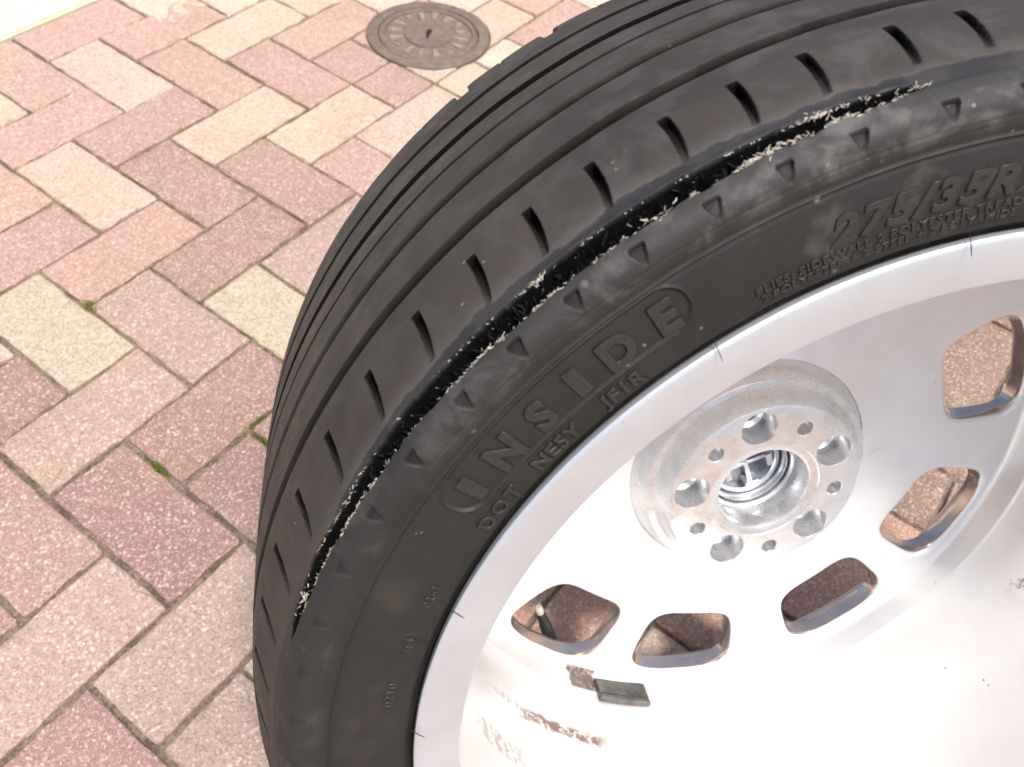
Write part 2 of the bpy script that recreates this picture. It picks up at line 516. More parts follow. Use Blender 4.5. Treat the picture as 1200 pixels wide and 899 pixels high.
# ---------- tyre profile: (z along the axle towards the viewer, r)
TP = [(.166,.254),(.1735,.2575),(.1772,.2655),(.1800,.2718),(.1846,.2748),(.1869,.2795),(.1881,.287),(.1888,.295),(.1889,.303),(.1888,.3115),(.1902,.3165),(.1914,.321),(.1915,.3255),
      (.1887,.3298),(.1815,.3343),(.1715,.3388),(.160,.3428),(.149,.3461),(.138,.3480),(.122,.3491),(.105,.3497),(.085,.3502),(.055,.3505),(.025,.3502),(-.005,.3495),(-.025,.3488),
      (-.042,.3478),(-.054,.3460),(-.064,.3425),(-.073,.3360),(-.0805,.327),(-.0845,.314),(-.0840,.300),(-.080,.286),(-.0745,.2765),(-.069,.270),(-.062,.2575),(-.054,.254)]
TP = np.array(TP)
def spline(P, per=40):
    d = np.r_[0, np.cumsum(np.sqrt(np.hypot(*np.diff(P, axis=0).T)))]
    m = np.zeros_like(P)
    m[1:-1] = ((P[2:]-P[1:-1])/(d[2:]-d[1:-1])[:, None]*(d[1:-1]-d[:-2])[:, None] + (P[1:-1]-P[:-2])/(d[1:-1]-d[:-2])[:, None]*(d[2:]-d[1:-1])[:, None])/(d[2:]-d[:-2])[:, None]
    m[0] = (P[1]-P[0])/(d[1]-d[0]); m[-1] = (P[-1]-P[-2])/(d[-1]-d[-2])
    out = []
    for i in range(len(P)-1):
        t = np.linspace(0, 1, per, endpoint=False)[:, None]; h = d[i+1]-d[i]
        out.append((2*t**3-3*t**2+1)*P[i]+(t**3-2*t**2+t)*h*m[i]+(-2*t**3+3*t**2)*P[i+1]+(t**3-t**2)*h*m[i+1])
    return np.vstack(out+[P[-1:]])
DP = spline(TP)
DS = np.r_[0, np.cumsum(np.hypot(*np.diff(DP, axis=0).T))]
icut = np.argmin(np.hypot(DP[:, 0]-.1806, DP[:, 1]-.3347))
icut = np.argmin(np.where(DP[:, 0] > .15, abs(DP[:, 1]-.3340), 9))
SC = DS[icut]
def s_at(z=None, r=None):
    if r is not None:                              # inner sidewall branch
        k = np.argmin(np.where((DP[:, 0] > .14), abs(DP[:, 1]-r), 9)); return DS[k]
    k = np.argmin(np.where(DP[:, 1] > .33, abs(DP[:, 0]-z), 9)); return DS[k]
S_TREAD0 = s_at(z=-.022); S_BEAD = s_at(r=.276)
sg = np.concatenate([np.arange(0, S_BEAD, .0016), np.arange(S_BEAD, S_TREAD0, .00068), np.arange(S_TREAD0, s_at(z=-.05), .0014),
                     np.arange(s_at(z=-.05), s_at(z=-.05)+.034, .0014), np.arange(s_at(z=-.05)+.036, DS[-1], .004)])
PZ = np.interp(sg, DS, DP[:, 0]); PR = np.interp(sg, DS, DP[:, 1])
TZ = np.gradient(PZ, sg); TR = np.gradient(PR, sg)
tl = np.hypot(TZ, TR); NZ = TR/tl; NR = -TZ/tl     # outward normal of the section
th_f = np.arange(84.0, 186.0, 0.1)
th_c = np.arange(186.0, 444.0, 1.5)
TH = np.r_[th_f, th_c]
NT, NS = len(TH), len(sg)

def sstep(x, a, b):
    t = np.clip((x-a)/(b-a), 0, 1); return t*t*(3-2*t)
def vnoise2(u, v, seed):
    """smooth value noise on a (u, v) grid"""
    r = np.random.default_rng(seed); G = r.random((256, 256))
    iu = np.floor(u).astype(int); iv = np.floor(v).astype(int)
    fu = u-iu; fv = v-iv; fu = fu*fu*(3-2*fu); fv = fv*fv*(3-2*fv)
    g = lambda a, b: G[a % 256, b % 256]
    return (g(iu, iv)*(1-fu)+g(iu+1, iv)*fu)*(1-fv)+(g(iu, iv+1)*(1-fu)+g(iu+1, iv+1)*fu)*fv

T2 = TH[:, None]; S2 = sg[None, :]; Z2 = PZ[None, :]; R2 = PR[None, :]
RAD = math.pi/180
D = np.zeros((NT, NS))
def trap(x, w, e=.0005):
    return 1-sstep(np.abs(x), w/2-e, w/2+e)
tread = (S2 > SC)
hollow = np.zeros((NT, NS))
# circumferential grooves
for z0, w, dep in ((.1255, .0084, .0080), (.0845, .0078, .0080), (.0525, .0026, .0045), (.0265, .0080, .0080), (-.0085, .0058, .0070)):
    wob = (vnoise2(TH*.5, TH*0, 3+int(w*1e5))-.5)[:, None]*.0
    gm = trap(Z2-z0-wob, w, .0004)*tread
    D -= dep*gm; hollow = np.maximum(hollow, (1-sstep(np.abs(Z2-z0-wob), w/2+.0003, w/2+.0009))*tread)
# shoulder slots, one per pitch, crescent shaped
SL = [98.1, 102.8, 108.5, 113.1, 117.8, 123.1, 127.9, 132.6, 137.9, 143.3, 148.9, 154.3]
SL = [SL[0]-5.15*k for k in range(4, 0, -1)] + SL + [SL[-1]+5.3*k for k in range(1, 53)]
sA, sB = s_at(z=.1470), s_at(z=.1712)
q = (S2-sA)/(sB-sA)                                # 0 at the tread end, 1 at the shoulder end
slotm = np.zeros_like(D)
for t0 in SL:
    sel = np.where(abs(((TH-t0+180) % 360)-180) < 2.2)[0]
    if len(sel) == 0: continue
    dth = ((TH[sel]-t0+180) % 360)-180
    cl = (.50*q-.75*q*(1-q))                         # bowed centre line, degrees
    x = (dth[:, None]-cl)*RAD*.345
    w = .0036*(1-.30*np.clip(q, 0, 1)**1.5)
    e = .00065
    ed = np.minimum(q, 1-q)*abs(sB-sA)
    mk = (1-sstep(np.abs(x), w/2-e, w/2+e))*sstep(ed, -e, e)
    kk = .75+.5*((t0*7.31) % 1.0)
    dp = .0040*kk*(1-.66*np.clip(q, 0, 1)**1.5)
    slotm[sel] = np.maximum(slotm[sel], mk*dp)
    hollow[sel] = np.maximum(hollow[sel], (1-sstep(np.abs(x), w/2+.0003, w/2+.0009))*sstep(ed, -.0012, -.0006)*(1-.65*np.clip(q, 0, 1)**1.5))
D -= slotm
# deep slots at the far shoulder
zo = s_at(z=-.037)
for k in range(70):
    t0 = 127.6+5.15*k
    deep = k in (0, 68)
    dth = ((TH-t0+180) % 360)-180
    w = .0085 if deep else .0012
    mk = (1-sstep(np.abs(dth)*RAD*.345, w/2-.0007, w/2+.0007))[:, None]*sstep(S2, zo, zo+.003)*(1-sstep(S2, zo+.036, zo+.044))
    D -= mk*(.0065 if deep else .0009)
# triangular pits below the shoulder
rb_, ra_ = s_at(r=.3290), s_at(r=.3218)
NOT = [103.1, 108.9, 113.7, 118.5, 123.7, 128.6, 133.3, 138.3, 143.7]
NOT = [92.9, 98.0] + NOT + [NOT[-1]+5.25*k for k in range(1, 8)]
pit = np.zeros_like(D)
for t0 in NOT:
    dth = ((TH-t0+180) % 360)-180
    f = (S2-ra_)/(rb_-ra_)                         # 0 at the tip, 1 at the base
    x = np.abs(dth*RAD*.328)[:, None]
    hw = .0006+.0027*np.clip(f, 0, 1)
    mk = (1-sstep(x, hw-.0004, hw+.0004))*sstep(f, 0, .08)*(1-sstep(f, .96, 1.06))
    pit = np.maximum(pit, mk*np.interp(t0, [138, 150, 160], [1, .35, .25])*(.0007+.0016*np.clip(f, 0, 1)))
D -= pit
# moulded lines round the sidewall
def ridge(r0, w, h):
    s0 = s_at(r=r0); return h*np.exp(-((S2-s0)/w)**2)
D += ridge(.3117, .0007, .0009) - ridge(.3100, .0008, .0005) - ridge(.3192, .0011, .0006) + ridge(.2800, .0006, .00025) - ridge(.2775, .0006, .0004)
D += .0006*sstep(S2, s_at(r=.3168), s_at(r=.3188))*(1-sstep(S2, SC+.004, SC+.012))
# capsule panel round the big word
tc0, tc1, rc = 124.4, 144.3, .2988
xa = (np.clip(T2, tc0, tc1)-T2)*RAD*rc
ya = R2-rc
cap = np.hypot(xa, ya)-.0102
inner_side = (S2 < s_at(r=.325)) & (S2 > S_BEAD)
D += np.where(inner_side, -.0008*(1-sstep(cap, -.0006, .0003)) + .0005*np.exp(-((cap-.0005)/.0005)**2), 0)
# E-mark ring
t_e, r_e = 160.9, .2846
dE = np.hypot((T2-t_e)*RAD*r_e, R2-r_e)-.0052
D += np.where(inner_side, .0005*np.exp(-(dE/.0005)**2), 0)
# worn, faintly uneven rubber
D += (vnoise2(T2*.35+0*S2, S2*60+0*T2, 5)-.5)*.0003*np.ones_like(D)
D += (vnoise2(T2*2.2+0*S2, S2*420+0*T2, 6)-.5)*.00012

# ---------- the slash
def cut_half(t):
    return np.interp(t, [103.9, 104.6, 106, 109, 112, 118, 125, 135, 145, 152, 158, 161.5, 162.8], [0, .0012, .0021, .0028, .0034, .0041, .0046, .0047, .0040, .0033, .0026, .0014, 0])
cn = lambda t, f, sd: vnoise2(np.asarray(t)*f, np.zeros_like(np.asarray(t, float)), sd)-.5
def cut_mid(t):
    return SC + .0010*cn(t, .12, 21) + .0008*cn(t, .5, 22)
hwT = cut_half(TH)*(1+.12*cn(TH, .8, 23))
up_e = cut_mid(TH)+hwT+.0004*cn(TH, 2.6, 24)
lo_e = cut_mid(TH)-hwT+.0007*cn(TH, 2.2, 25)
inside = sstep(S2, lo_e[:, None]-.0003, lo_e[:, None]+.0005)*(1-sstep(S2, up_e[:, None]-.0005, up_e[:, None]+.0003))*(hwT[:, None] > 1e-4)
rough = (vnoise2(T2*3.0+S2*900, S2*700+0*T2, 31)-.5)*.0025+(vnoise2(T2*7+0*S2, S2*1300-T2*2, 32)-.5)*.003
cutdep = np.minimum(.011, .0015+hwT*2.2)[:, None]
D = D*(1-inside) - inside*(cutdep+rough)
# lips pulled slightly open
lipu = np.exp(-((S2-up_e[:, None]-.0012)/.0012)**2)*(hwT[:, None] > .001)
D += .0007*lipu*(1-inside)
# smeared band above the cut, rubbed clean, with an uneven step at its upper edge
band_w = (.0075+.0035*cn(TH, .35, 41)+.0016*cn(TH, 1.4, 42))*np.interp(TH, [90, 98, 140, 150, 154], [.9, 1, .8, .25, 0])
band = (1-sstep(S2, (up_e+band_w)[:, None]-.0006, (up_e+band_w)[:, None]+.0006))*sstep(S2, SC-.002, SC)
D -= .00045*band*(1-inside)

PZd = PZ[None, :]+NZ[None, :]*D; PRd = PR[None, :]+NR[None, :]*D
V = np.stack([np.cos(T2*RAD)*PRd, np.sin(T2*RAD)*PRd, PZd], -1)
tyre_me = quads_mesh("tyre", V, NT, NS)
if tyre_me.polygons[0].normal.dot(tyre_me.polygons[0].center) > 0: pass
for nm, arr in (("prof", np.broadcast_to((S2-SC)*1000, D.shape)), ("gash", inside), ("ang", np.broadcast_to(T2 % 360, D.shape)),
                ("band", band), ("scuff", np.exp(-np.maximum(0, (S2-(up_e+band_w)[:, None])/.0045)**2)*(S2 > (up_e+band_w)[:, None])*(np.interp(TH, [92, 110, 150, 158], [.6, 1, 1, .3])[:, None])), ("capin", np.where(inner_side, 1-sstep(cap, -.0005, .0005), 0)), ("hollow", np.maximum(hollow, .45*np.clip(pit/.0010, 0, 1)))):
    a = tyre_me.attributes.new(nm, 'FLOAT', 'POINT')
    a.data.foreach_set("value", np.ascontiguousarray(arr, dtype=np.float32).ravel())

def rubber_material():
    m = Mat("tyre_rubber")
    prof = m.attr("prof"); gash = m.attr("gash"); band = m.attr("band"); ang = m.attr("ang")
    fine = m.noise(700.0, 3.0, 0.6)
    mid = m.noise(55.0, 4.0, 0.6)
    big = m.noise(13.0, 3.0, 0.55)
    tread_c = m.mix(m.ramp(big, 0.3, 0.7), (0.036, 0.0292, 0.0248), (0.052, 0.0425, 0.0365))
    tread_c = m.mix(m.ramp(mid, 0.55, 0.75, 0.0, 0.5), tread_c, (0.036, 0.0275, 0.0245))
    side_c = m.mix(m.ramp(big, 0.35, 0.65), (0.0120, 0.0113, 0.0102), (0.0175, 0.0165, 0.015))
    c = m.mix(m.ramp(prof, 2.0, 7.0), side_c, tread_c)
    # dusty zone between the cut and the moulded line
    smear = m.noise(34.0, 4.0, 0.65, dist=0.4)
    zone = m.math('MULTIPLY', m.ramp(prof, -27.0, -18.0), m.ramp(prof, -3.0, 1.0, 1.0, 0.35))
    az = m.ramp(ang, 150.0, 108.0, 0.25, 1.0)
    dust = m.math('MULTIPLY', m.math('MULTIPLY', m.ramp(smear, 0.46, 0.63), zone), az)
    c = m.mix(m.math('MULTIPLY', m.math('MULTIPLY', zone, az), .34), c, (0.070, 0.066, 0.067))
    c = m.mix(m.math('MULTIPLY', dust, 0.8), c, (0.125, 0.118, 0.115))
    # dried splashes and specks
    sp = m.voro(75.0, out="Distance")
    sel = m.ramp(m.noise(24.0, 2.0, 0.5), 0.62, 0.70)
    spots = m.math('MULTIPLY', m.math('MULTIPLY', m.ramp(sp, 0.15, 0.07), sel), m.ramp(prof, 0.0, -8.0))
    c = m.mix(m.math('MULTIPLY', spots, m.ramp(ang, 155.0, 118.0, 0.2, 0.7)), c, (0.19, 0.185, 0.175))
    sp2 = m.voro(160.0, out="Distance")
    specks = m.math('MULTIPLY', m.ramp(sp2, 0.16, 0.08), m.ramp(m.noise(40.0, 2.0, 0.5), 0.60, 0.66))
    c = m.mix(m.math('MULTIPLY', specks, 0.5), c, (0.30, 0.28, 0.25))
    # runs of dirty water on the sidewall below the line
    rn = m.noise(46.0, 3.0, 0.6)
    runs = m.math('MULTIPLY', m.ramp(rn, 0.54, 0.72, 0.0, 0.5), m.math('MULTIPLY', m.ramp(prof, -24.0, -30.0), m.ramp(ang, 126.0, 112.0)))
    c = m.mix(runs, c, (0.085, 0.080, 0.072))
    # brownish film low on the left
    film = m.math('MULTIPLY', m.ramp(m.noise(17.0, 3.0, 0.6), 0.50, 0.70, 0.0, 0.5), m.ramp(ang, 138.0, 150.0))
    c = m.mix(m.math('MULTIPLY', film, m.ramp(prof, -20.0, -40.0)), c, (0.060, 0.048, 0.030))
    # scrubbed band over the slash
    bandc = m.mix(m.ramp(mid, 0.4, 0.6), (0.022, 0.022, 0.024), (0.038, 0.037, 0.038))
    c = m.mix(m.math('MULTIPLY', band, 0.9), c, bandc)
    c = m.mix(m.math('MULTIPLY', m.attr('scuff'), m.ramp(mid, .3, .6, .35, .75)), c, (0.088, 0.077, 0.070))   # pale scuff above it
    c = m.mix(m.math('MULTIPLY', m.attr('hollow'), .97), c, (0.0035, 0.0032, 0.003))   # near-black in the grooves and slots, darker in the pits
    gs = m.math('MULTIPLY', gash, 4.0, True)
    c = m.mix(gs, c, (0.005, 0.005, 0.006))
    m.set(Base_Color=c)
    rgh = m.ramp(m.noise(60.0, 3.0, 0.6), 0.3, 0.7, 0.58, 0.76)
    hid_ = m.math('MAXIMUM', gs, m.attr('hollow'))
    m.set(Roughness=m.math('MAXIMUM', rgh, m.math('MULTIPLY', hid_, .9)))
    hid = m.math('MAXIMUM', gs, m.attr('hollow'))
    m.l(m.ramp(hid, 0.0, .9, .42, .02), m.b.inputs["Specular IOR Level"])
    h = m.math('ADD', m.math('MULTIPLY', fine, 0.6), m.math('MULTIPLY', m.noise(1600.0, 2.0, 0.5), 0.5))
    m.bump(h, 0.30, 0.0006)
    return m.m
RUBBER = rubber_material()
tyre = wpart(link("tyre", tyre_me, RUBBER, None, True, 38))

# place something on the tyre surface: angle, profile position, height
def on_tyre(t, s, h=0.0):
    z = np.interp(s, DS, DP[:, 0]); r = np.interp(s, DS, DP[:, 1])
    zz = np.interp(s, sg, NZ); rr = np.interp(s, sg, NR)
    z = z+zz*h; r = r+rr*h
    return Vector((math.cos(t*RAD)*r, math.sin(t*RAD)*r, z))

# ---------- moulded lettering
SIDE_R = np.linspace(.272, .3275, 200)
SIDE_Z = np.array([np.interp(s_at(r=r), DS, DP[:, 0]) for r in SIDE_R])
def side_z(r): return float(np.interp(r, SIDE_R, SIDE_Z))
letter_mat = simple("letter_rubber", (0.026, 0.0235, 0.021), 0.42, spec=0.45, nscale=500.0, namp=0.2, bump=0.15)

def text_mesh(body, height, bold=0.0, xs=1.0, shear=0.0, depth=0.0007, bevel=0.00018, spacing=1.0):
    cu = bpy.data.curves.new("lettering", 'FONT')
    cu.body = body; cu.size = 1.0; cu.align_x = 'CENTER'; cu.shear = shear; cu.space_character = spacing
    cu.resolution_u = 4; cu.offset = bold
    k = height/0.72
    cu.extrude = depth/k; cu.bevel_depth = bevel/k; cu.bevel_resolution = 0
    ob = bpy.data.objects.new("lettering", cu); COL.objects.link(ob)
    dg = bpy.context.evaluated_depsgraph_get(); dg.update()
    me = bpy.data.meshes.new_from_object(ob.evaluated_get(dg))
    bpy.data.objects.remove(ob); bpy.data.curves.remove(cu)
    bm = bmesh.new(); bm.from_mesh(me)
    # long flat edges must bend with the wall
    bmesh.ops.subdivide_edges(bm, edges=[e for e in bm.edges if e.calc_length() > 0.35], cuts=2)
    bmesh.ops.triangulate(bm, faces=bm.faces[:])
    for v in bm.verts:
        v.co = Vector((v.co.x*k*xs, (v.co.y-0.36)*k, v.co.z*k))
    bm.to_mesh(me); bm.free()
    return me

def letter(name, body, tc, rc, height, lift=0.0, **kw):
    me = text_mesh(body, height, **kw)
    for v in me.vertices:
        x, y, z = v.co
        a = tc*RAD - x/rc; r = rc+y
        v.co = (math.cos(a)*r, math.sin(a)*r, side_z(r)+lift+z)
    return link(name, me, letter_mat, tyre)

for ch, t0 in (("I", 144.0), ("N", 140.0), ("S", 136.0), ("I", 132.3), ("D", 128.6), ("E", 124.5)):
    if ch == "I":
        me = bpy.data.meshes.new("raised_letter")
        bm = bmesh.new(); bmesh.ops.create_cube(bm, size=1.0)
        for v in bm.verts: v.co = Vector((v.co.x*.0062, v.co.y*.0136, v.co.z*.0012))
        bmesh.ops.bevel(bm, geom=bm.edges[:], offset=.00015, segments=1, affect='EDGES')
        for v in bm.verts:
            x, y, z = v.co; a = t0*RAD-x/.2976; r = .2976+y
            v.co = Vector((math.cos(a)*r, math.sin(a)*r, side_z(r)-.0003+z))
        bm.to_mesh(me); bm.free(); link("raised_letter", me, letter_mat, tyre)
    else:
        letter("raised_letter", ch, t0, 0.2976, .0136, lift=-.0004, bold=.042, xs=1.02, depth=.0008)
letter("raised_code", "DOT", 144.6, .2818, .0070, depth=.0009, bold=.012, spacing=1.35)
letter("raised_code", "NE5Y", 137.4, .2818, .0070, depth=.0009, bold=.014, spacing=1.08)
letter("raised_code", "JF1R", 130.2, .2818, .0070, depth=.0009, bold=.014, spacing=1.08)
letter("raised_size", "275/35R20", 102.6, .2952, .0115, depth=.0008, bold=.030, xs=1.22, shear=.30, spacing=1.12)
letter("raised_small_print", "PLIES: SIDEWALL 2 POLYESTER TREAD", 107.2, .2852, .0034, depth=.0005, bold=.004, xs=1.22, spacing=1.1)
letter("raised_small_print", "2 POLYESTER + 2 STEEL + 2 POLYAMIDE", 107.2, .2808, .0034, depth=.0005, bold=.004, xs=1.12, spacing=1.1)
letter("raised_code", "0261", 155.2, .2850, .0042, depth=.0005, bold=.002, spacing=1.15)
letter("raised_code", "E4", 160.9, .2846, .0042, depth=.0005, bold=.002)
letter("raised_code", "0210", 167.5, .2862, .0048, depth=.0005, bold=.002, spacing=1.2)

# ---------- torn edges of the slash: pale cord ends and black shreds
def strands(name, specs, mat):
    V, Fc = [], []
    for pts, rad in specs:
        b = len(V); n = len(pts)
        for k, p in enumerate(pts):
            d = (pts[min(k+1, n-1)]-pts[max(k-1, 0)]).normalized()
            a = d.orthogonal().normalized(); c = d.cross(a)
            rr = rad*(1.0 if 0 < k < n-1 else .55)
            for q in range(4):
                ph = q*math.pi/2
                V.append(p+(a*math.cos(ph)+c*math.sin(ph))*rr)
        for k in range(n-1):
            for q in range(4):
                q2 = (q+1) % 4
                Fc.append((b+k*4+q, b+k*4+q2, b+(k+1)*4+q2, b+(k+1)*4+q))
        Fc.append((b, b+3, b+2, b+1)); e = b+(n-1)*4
        Fc.append((e, e+1, e+2, e+3))
    o = mesh_obj(name, V, Fc, mat, tyre, True)
    o["kind"] = "stuff"
    return o
upf = lambda t: float(np.interp(t, th_f, up_e[:len(th_f)])); lof = lambda t: float(np.interp(t, th_f, lo_e[:len(th_f)])); hwf = lambda t: float(np.interp(t, th_f, hwT[:len(th_f)]))
pale = []
def fibre(t, s, L, dt, ds, h0, h1, rad, n=4):
    """L in metres; dt, ds direction along the cut / across it"""
    pts = []
    for k in range(n):
        f = k/(n-1)
        pts.append(on_tyre(t+dt*L*f/.335/RAD+random.gauss(0, .03), s+ds*L*f+random.gauss(0, .00012), h0+(h1-h0)*f+random.gauss(0, .00015)))
    pale_or.append((pts, rad))
pale_or = pale
# density peaks where the photograph shows matted cord
def dens(t):
    return .55+.9*math.exp(-((t-110)/3)**2)+.5*math.exp(-((t-134)/6)**2)+.6*math.exp(-((t-151)/5)**2)+.4*math.exp(-((t-119)/4)**2)
k = 0
while k < 560:
    t = random.uniform(104.8, 162.2)
    if random.random() > dens(t)/1.5: continue
    clump = .5+cn(np.array([t]), 1.1, 51)[0]
    if clump < .47 and random.random() < .9: continue
    lower = random.random() < .80
    L = random.uniform(.0007, .0022)
    if lower:
        fibre(t, lof(t)+random.gauss(.0000, .00025), L, random.choice((-1, 1))*random.uniform(.55, 1), random.gauss(-.05, .30), random.uniform(-.0005, .0004), random.uniform(.0000, .0009), random.uniform(.00009, .00018))
    else:
        fibre(t, upf(t)+random.gauss(.0000, .00025), L*.8, random.choice((-1, 1))*random.uniform(.5, 1), random.gauss(0, .35), random.uniform(-.0006, .0003), random.uniform(.0001, .0009), random.uniform(.00010, .00022))
    k += 1
# the matted cream tufts
for t0, where, num in ((110.2, 'u', 34), (109.6, 'l', 22), (104.6, 'm', 12), (113.6, 'l', 34), (115.0, 'l', 26), (129.6, 'u', 9), (131.0, 'u', 4), (149.9, 'u', 9), (158.6, 'm', 12), (134.5, 'l', 12), (121.5, 'l', 10)):
    for _ in range(num):
        t = t0+random.gauss(0, .55)
        s = {'u': upf(t)-.0005, 'l': lof(t)+.0004, 'm': (upf(t)+lof(t))/2}[where]+random.gauss(0, .0005)
        fibre(t, s, random.uniform(.0010, .0032), random.choice((-1, 1)), random.gauss(0, .5), random.uniform(-.001, .0004), random.uniform(-.0003, .0016), random.uniform(.00010, .00024))
for _ in range(30):
    t = random.uniform(105, 162); hw = hwf(t)
    fibre(t, (upf(t)+lof(t))/2+random.uniform(-.8, .8)*hw, random.uniform(.0005, .0016), random.uniform(-1, 1), random.gauss(0, .6), random.uniform(-.003, -.0006), random.uniform(-.002, -.0002), random.uniform(.00007, .00013))
cord_mat = simple("cream_cord", (0.60, 0.55, 0.46), 0.8, nscale=260.0, namp=0.45)
strands("frayed_cord", pale, cord_mat)
pale_or = []
for _ in range(200):
    t = random.uniform(104.5, 162.3); hw = hwf(t)
    if hw < .0006: continue
    f = random.uniform(-.85, .85); s = (upf(t)+lof(t))/2+f*hw
    fibre(t, s, random.uniform(.002, .0065), random.uniform(-1, 1), random.gauss(.2, .55), random.uniform(-.008, -.003), random.uniform(-.006, -.0012), random.uniform(.0002, .0005))
black = simple("torn_black_rubber", (0.006, 0.006, 0.007), 0.65, spec=0.25)
strands("torn_rubber", pale_or, black)
# hair-thin vent rubber left across the rim edge
hair_mat = simple("vent_rubber", (0.02, 0.018, 0.016), 0.6)
for t, tilt in ((122.2, .3), (156.4, .25), (100.2, .2), (172.8, .5)):
    specs = []
    p0 = Vector((math.cos(t*RAD)*.2745, math.sin(t*RAD)*.2745, .1855)); a = (t+tilt)*RAD
    p1 = Vector((math.cos(a)*.2665, math.sin(a)*.2665, .1895))
    o = strands("vent_hair", [([p0, p0.lerp(p1, .4)+Vector((0, 0, .0004)), p0.lerp(p1, .75)+Vector((0, 0, .0003)), p1], .00023)], hair_mat)
    del o["kind"]

# ---------- rim
def rim_material():
    m = Mat("silver_rim")
    o = m.coord()
    sep = m.n("ShaderNodeSeparateXYZ"); m.l(o, sep.inputs[0])
    at = m.math('ARCTAN2', sep.outputs[1], sep.outputs[0])
    deg = m.math('MULTIPLY', at, 180/math.pi)
    z = sep.outputs[2]
    rad = m.math('SQRT', m.math('ADD', m.math('MULTIPLY', sep.outputs[0], sep.outputs[0]), m.math('MULTIPLY', sep.outputs[1], sep.outputs[1])))
    base = m.mix(m.ramp(m.noise(30.0, 3.0, 0.6), 0.35, 0.7), (0.82, 0.812, 0.80), (0.86, 0.852, 0.84))
    # brake dust and mud dragged round the barrel
    def streak(z0, hw, a0, a1, nsc, lo):
        zz = m.math('ADD', z, m.math('MULTIPLY', m.math('SUBTRACT', m.noise(40.0, 2.0, 0.5), 0.5), .012))
        zm = m.math('MULTIPLY', m.ramp(rad, .2, .21), m.ramp(m.math('ABSOLUTE', m.math('SUBTRACT', zz, z0)), hw, hw*.4))
        am = m.math('MULTIPLY', m.ramp(deg, a0-3, a0+3), m.ramp(deg, a1+3, a1-3))
        return m.math('MULTIPLY', m.math('MULTIPLY', zm, am), m.ramp(m.noise(nsc, 5.0, 0.75), lo, lo+.10))
    s1 = streak(.0285, .0088, -139, -117, 170.0, .40)
    s2 = streak(.078, .013, -155, -141, 130.0, .44)
    s3 = streak(.0260, .0042, -149, -139, 220.0, .48)
    s4 = streak(.0270, .009, -28, -21, 150.0, .52)
    c = base
    for s, col, k in ((s1, (0.15, 0.085, 0.065), .95), (s2, (0.27, 0.20, 0.155), .75), (s3, (0.26, 0.19, 0.16), .8), (s4, (0.12, 0.10, 0.08), .8)):
        c = m.mix(m.math('MULTIPLY', s, k), c, col)
    # glue residue beside the weight
    dx = m.math('ABSOLUTE', m.math('SUBTRACT', deg, -118.2)); dz = m.math('ABSOLUTE', m.math('SUBTRACT', z, -.0345))
    glue = m.math('MULTIPLY', m.ramp(m.math('ADD', dx, m.math('MULTIPLY', m.noise(90.0, 4.0, 0.7), 6.0)), 7.0, 5.6), m.math('MULTIPLY', m.ramp(dz, .013, .0105), m.ramp(rad, .2, .21)))
    c = m.mix(m.math('MULTIPLY', glue, m.ramp(m.noise(300.0, 3.0, .6), .35, .5, .75, 1.0)), c, (0.11, 0.07, 0.058))
    # fine dark specks
    fl = m.math('MULTIPLY', m.ramp(m.voro(120.0, out="Distance"), .12, .06), m.ramp(m.noise(25.0, 2.0, .5), .62, .68))
    c = m.mix(fl, c, (0.14, 0.12, 0.10))
    dirt = m.math('MAXIMUM', m.math('MAXIMUM', s1, s2), m.math('MAXIMUM', glue, s3))
    m.set(Base_Color=c)
    met = m.ramp(dirt, 0.0, 0.6, 0.50, 0.0)
    m.set(Metallic=met, Roughness=m.ramp(m.noise(16.0, 3.0, 0.6), .3, .7, 0.33, 0.42))
    m.b.inputs["Coat Weight"].default_value = 0.25
    m.b.inputs["Coat Roughness"].default_value = 0.12
    m.bump(m.noise(420.0, 2.0, 0.5), 0.05, 0.0005)
    return m.m
RIM = rim_material()
BRIGHT = simple("reflect_tint_window_edge", (0.58, 0.50, 0.46), 0.17, metal=0.85, nscale=40.0, namp=0.12)  # warm tint stands in for ground mirrored in the opening walls
FLANGE = simple("turned_flange", (0.56, 0.595, 0.635), 0.33, metal=0.5, nscale=25.0, namp=0.05)

ZD = -.047
BAR = [(.2535, .168), (.2570, .1755), (.2660, .1790), (.2690, .1797), (.2703, .1815), (.2709, .1838), (.2706, .1856), (.2697, .1863), (.2680, .1864), (.2600, .1848), (.2500, .1829), (.2480, .1822), (.2472, .1808),
       (.2470, .178), (.2462, .165), (.2458, .14), (.2452, .09), (.2448, .04), (.2446, .0), (.2445, -.0195), (.2442, -.0205), (.2436, -.0212), (.2435, -.023), (.2434, -.040), (.2428, -.0437), (.2415, -.0462), (.2402, ZD)]
OUTB = [(.2402, -.0640), (.2440, -.06405), (.2560, -.082), (.2660, -.0775), (.2690, -.0760), (.2705, -.0735), (.2700, -.0700), (.2660, -.0665), (.2560, -.062), (.2530, -.054), (.2490, -.03), (.2490, .10), (.2525, .15), (.2535, .168)]
bm = bmesh.new()
def bm_revolve(bm, prof, nseg):
    rows = []
    for k in range(nseg):
        a = 2*math.pi*k/nseg
        rows.append([bm.verts.new((r*math.cos(a), r*math.sin(a), z)) for r, z in prof])
    for k in range(nseg):
        A, B = rows[k], rows[(k+1) % nseg]
        for i in range(len(prof)-1):
            bm.faces.new((A[i], B[i], B[i+1], A[i+1])).material_index = 2 if prof is BAR and i < 14 else 0
bm_revolve(bm, BAR, 240)
bm_revolve(bm, OUTB, 240)
RIN, ROUT = .092, .2402
